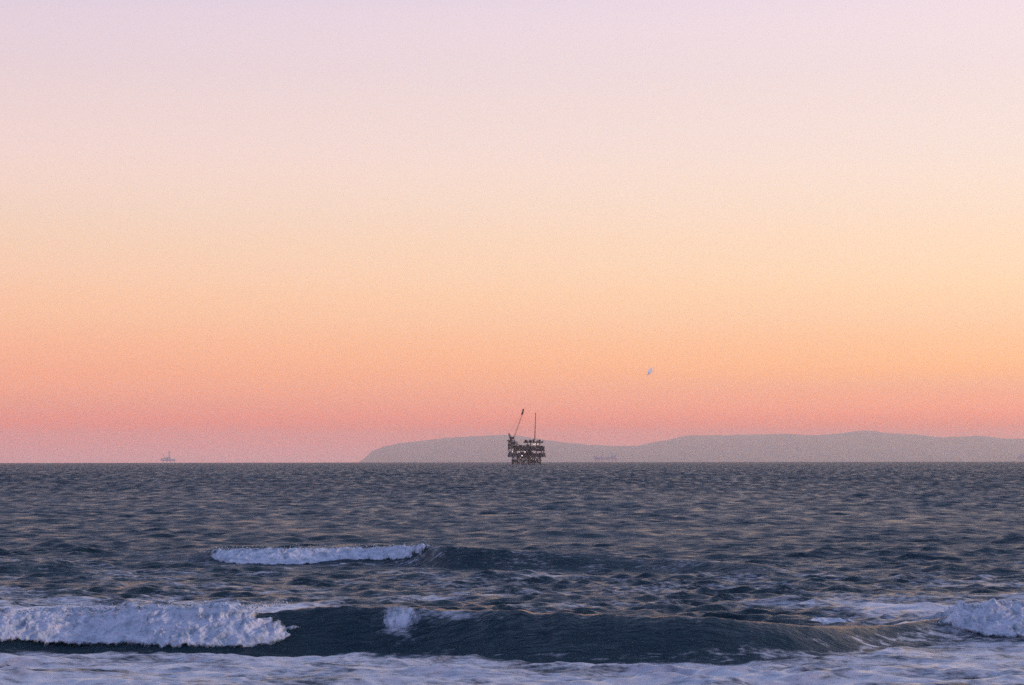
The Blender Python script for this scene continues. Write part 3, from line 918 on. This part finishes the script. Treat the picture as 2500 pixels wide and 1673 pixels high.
def far_rig_pair():
    D = 13500.0; s = D / F_PX; X0 = 1476
    t = thing('oil_platform', 'wide faint platform of two decks joined by a bridge, right of the big platform', 'oil platform', (sx(X0, D), D, drop(D)))
    x = lambda px: (px - X0) * s
    z = lambda py: CAM_H - drop(D) + (1122 - py) * s
    for px in (1453, 1461, 1469, 1486, 1494, 1502):
        for y in (-18, 18):
            MB().tube((x(px), y, -10), (x(px), y, z(1122)), 1.0, n=8).build('jacket_leg', FAR_HAZED, t)
    MB().span(x(1449), x(1473), -25, 25, z(1123), z(1119.6)).build('deck', FAR_HAZED, t)
    MB().span(x(1482), x(1505), -25, 25, z(1123), z(1119.6)).build('deck', FAR_HAZED, t)
    MB().span(x(1473), x(1482), -4, 4, z(1122), z(1119)).build('bridge', FAR_HAZED, t)
    for a, b, top in ((1449, 1458, 1113.5), (1459, 1465, 1117), (1466, 1473, 1115.5), (1483, 1491, 1116), (1492, 1504, 1113.2)):
        MB().box(((x(a) + x(b)) / 2, 0, (z(1119.6) + z(top)) / 2), (x(b) - x(a), 30, z(top) - z(1119.6)), 1.0).build('equipment_module', FAR_HAZED, t)
    MB().lattice((x(1469), 0, z(1116)), (x(1469.5), 0, z(1100)), 8, 3, 6, 0.8).build('derrick', FAR_HAZED, t)
far_rig_pair()

def far_rig_right():
    D = 15000.0; s = D / F_PX; X0 = 2498
    t = thing('oil_platform', 'faint platform cut off by the right edge of the view, in front of the hills', 'oil platform', (sx(X0, D), D, drop(D)))
    x = lambda px: (px - X0) * s
    z = lambda py: CAM_H - drop(D) + (1122 - py) * s
    for px in (2486, 2494, 2503, 2511):
        for y in (-18, 18):
            MB().tube((x(px), y, -10), (x(px), y, z(1122)), 1.2, n=8).build('jacket_leg', FAR_HAZED, t)
    MB().span(x(2481), x(2516), -25, 25, z(1123.5), z(1120)).build('deck', FAR_HAZED, t)
    for a, b, top in ((2483, 2488, 1114), (2489, 2495, 1111.5), (2496, 2506, 1113), (2507, 2514, 1116)):
        MB().box(((x(a) + x(b)) / 2, 0, (z(1120) + z(top)) / 2), (x(b) - x(a), 30, z(top) - z(1120)), 1.0).build('equipment_module', FAR_HAZED, t)
    MB().lattice((x(2508), 0, z(1114)), (x(2508), 0, z(1096)), 10, 4, 6, 0.9).build('derrick', FAR_HAZED, t)
far_rig_right()

# ------------------------------------------------------------------ the gull
def gull():
    D = 200.0
    loc = Vector((sx(1587.5, D), D, CAM_H + (1122 - 912) / F_PX * D))
    t = thing('seagull', 'small white gull flying with raised wings above the platform line', 'bird', loc)
    m, N, L, P = new_mat('white_feathers')
    P.inputs['Base Color'].default_value = (0.93, 0.92, 0.90, 1)
    P.inputs['Roughness'].default_value = 0.8
    mg, _, _, Pg = new_mat('grey_feathers'); Pg.inputs['Base Color'].default_value = (0.30, 0.31, 0.34, 1)
    mb, _, _, Pb = new_mat('orange_beak'); Pb.inputs['Base Color'].default_value = (0.6, 0.25, 0.05, 1)
    # body axis: tail at +X, head at -X, dipping to the left
    bm = bmesh.new()
    prof = [(0.30, 0.015), (0.24, 0.03), (0.14, 0.055), (0.02, 0.078), (-0.10, 0.078), (-0.20, 0.055), (-0.26, 0.040), (-0.31, 0.043), (-0.35, 0.034), (-0.375, 0.012)]
    rings = []
    for px_, r_ in prof:
        rings.append([bm.verts.new((px_, r_ * math.cos(a) * 0.95, r_ * math.sin(a) + (0.02 if px_ < -0.22 else 0))) for a in np.linspace(0, 2 * PI, 12, endpoint=False)])
    for a, b in zip(rings[:-1], rings[1:]):
        for i in range(12):
            bm.faces.new((a[i], a[(i + 1) % 12], b[(i + 1) % 12], b[i]))
    bm.faces.new(rings[0]); bm.faces.new(rings[-1][::-1])
    # wings: airfoil sections, raised and swept
    for s in (-1, 1):
        secs = [(0.0, 0.05, 0.03, 0.28, 0.030), (0.06, 0.12, 0.14, 0.34, 0.022), (0.16, 0.17, 0.26, 0.32, 0.016), (0.28, 0.20, 0.35, 0.24, 0.010), (0.42, 0.22, 0.40, 0.08, 0.004)]
        rr_ = []
        for cx, cy, cz, ch, th in secs:
            cx -= 0.02
            rr_.append([bm.verts.new((cx - ch / 2, s * cy, cz)), bm.verts.new((cx - ch / 6, s * cy, cz + th)), bm.verts.new((cx + ch / 2, s * cy, cz + 0.0)), bm.verts.new((cx - ch / 6, s * cy, cz - th * 0.6))])
        for a, b in zip(rr_[:-1], rr_[1:]):
            for i in range(4):
                bm.faces.new((a[i], a[(i + 1) % 4], b[(i + 1) % 4], b[i]))
        bm.faces.new(rr_[0]); bm.faces.new(rr_[-1][::-1])
    # tail fan
    tv = [bm.verts.new(p) for p in ((0.24, -0.03, 0.01), (0.24, 0.03, 0.01), (0.42, 0.09, 0.0), (0.44, 0, 0.0), (0.42, -0.09, 0.0), (0.24, -0.03, -0.01), (0.24, 0.03, -0.01), (0.42, 0.09, -0.006), (0.44, 0, -0.006), (0.42, -0.09, -0.006))]
    bm.faces.new(tv[:5]); bm.faces.new(tv[5:][::-1])
    for i in range(5):
        bm.faces.new((tv[i], tv[(i + 1) % 5], tv[5 + (i + 1) % 5], tv[5 + i]))
    bmesh.ops.recalc_face_normals(bm, faces=bm.faces)
    me = bpy.data.meshes.new('body'); bm.to_mesh(me); bm.free(); me.materials.append(m)
    o = bpy.data.objects.new('body', me); C.objects.link(o); o.parent = t
    MB().tube((-0.37, 0, 0.02), (-0.43, 0, 0.008), 0.012, 0.003, n=6).build('beak', mb, t)
    t.rotation_euler = (0, math.radians(-27), math.radians(26))
    t.scale = (1.05, 1.05, 1.05)
gull()

# ------------------------------------------------------------------ sea air
def haze():
    zt, zbt, h = 640.0, -200.0, 49000.0
    me = bpy.data.meshes.new('haze')
    bm = bmesh.new()
    r = bmesh.ops.create_cube(bm, size=1.0)
    for v in r['verts']:
        v.co = Vector((v.co.x * 2 * h, v.co.y * 2 * h, zt if v.co.z > 0 else zbt))
    bm.to_mesh(me); bm.free()
    m = bpy.data.materials.new('haze_air')
    m.use_nodes = True
    N, L = m.node_tree.nodes, m.node_tree.links
    N.clear()
    pv = N.new('ShaderNodeVolumePrincipled')
    pv.inputs['Color'].default_value = (0.98, 0.97, 1.0, 1)
    pv.inputs['Density'].default_value = 4.2e-5
    pv.inputs['Anisotropy'].default_value = 0.86
    out = N.new('ShaderNodeOutputMaterial')
    L.new(pv.outputs[0], out.inputs['Volume'])
    me.materials.append(m)
    o = bpy.data.objects.new('haze', me)
    C.objects.link(o)
    o['kind'] = 'stuff'
    o['label'] = 'thin mauve sea haze over the water towards the horizon'
    o['category'] = 'haze'
haze()
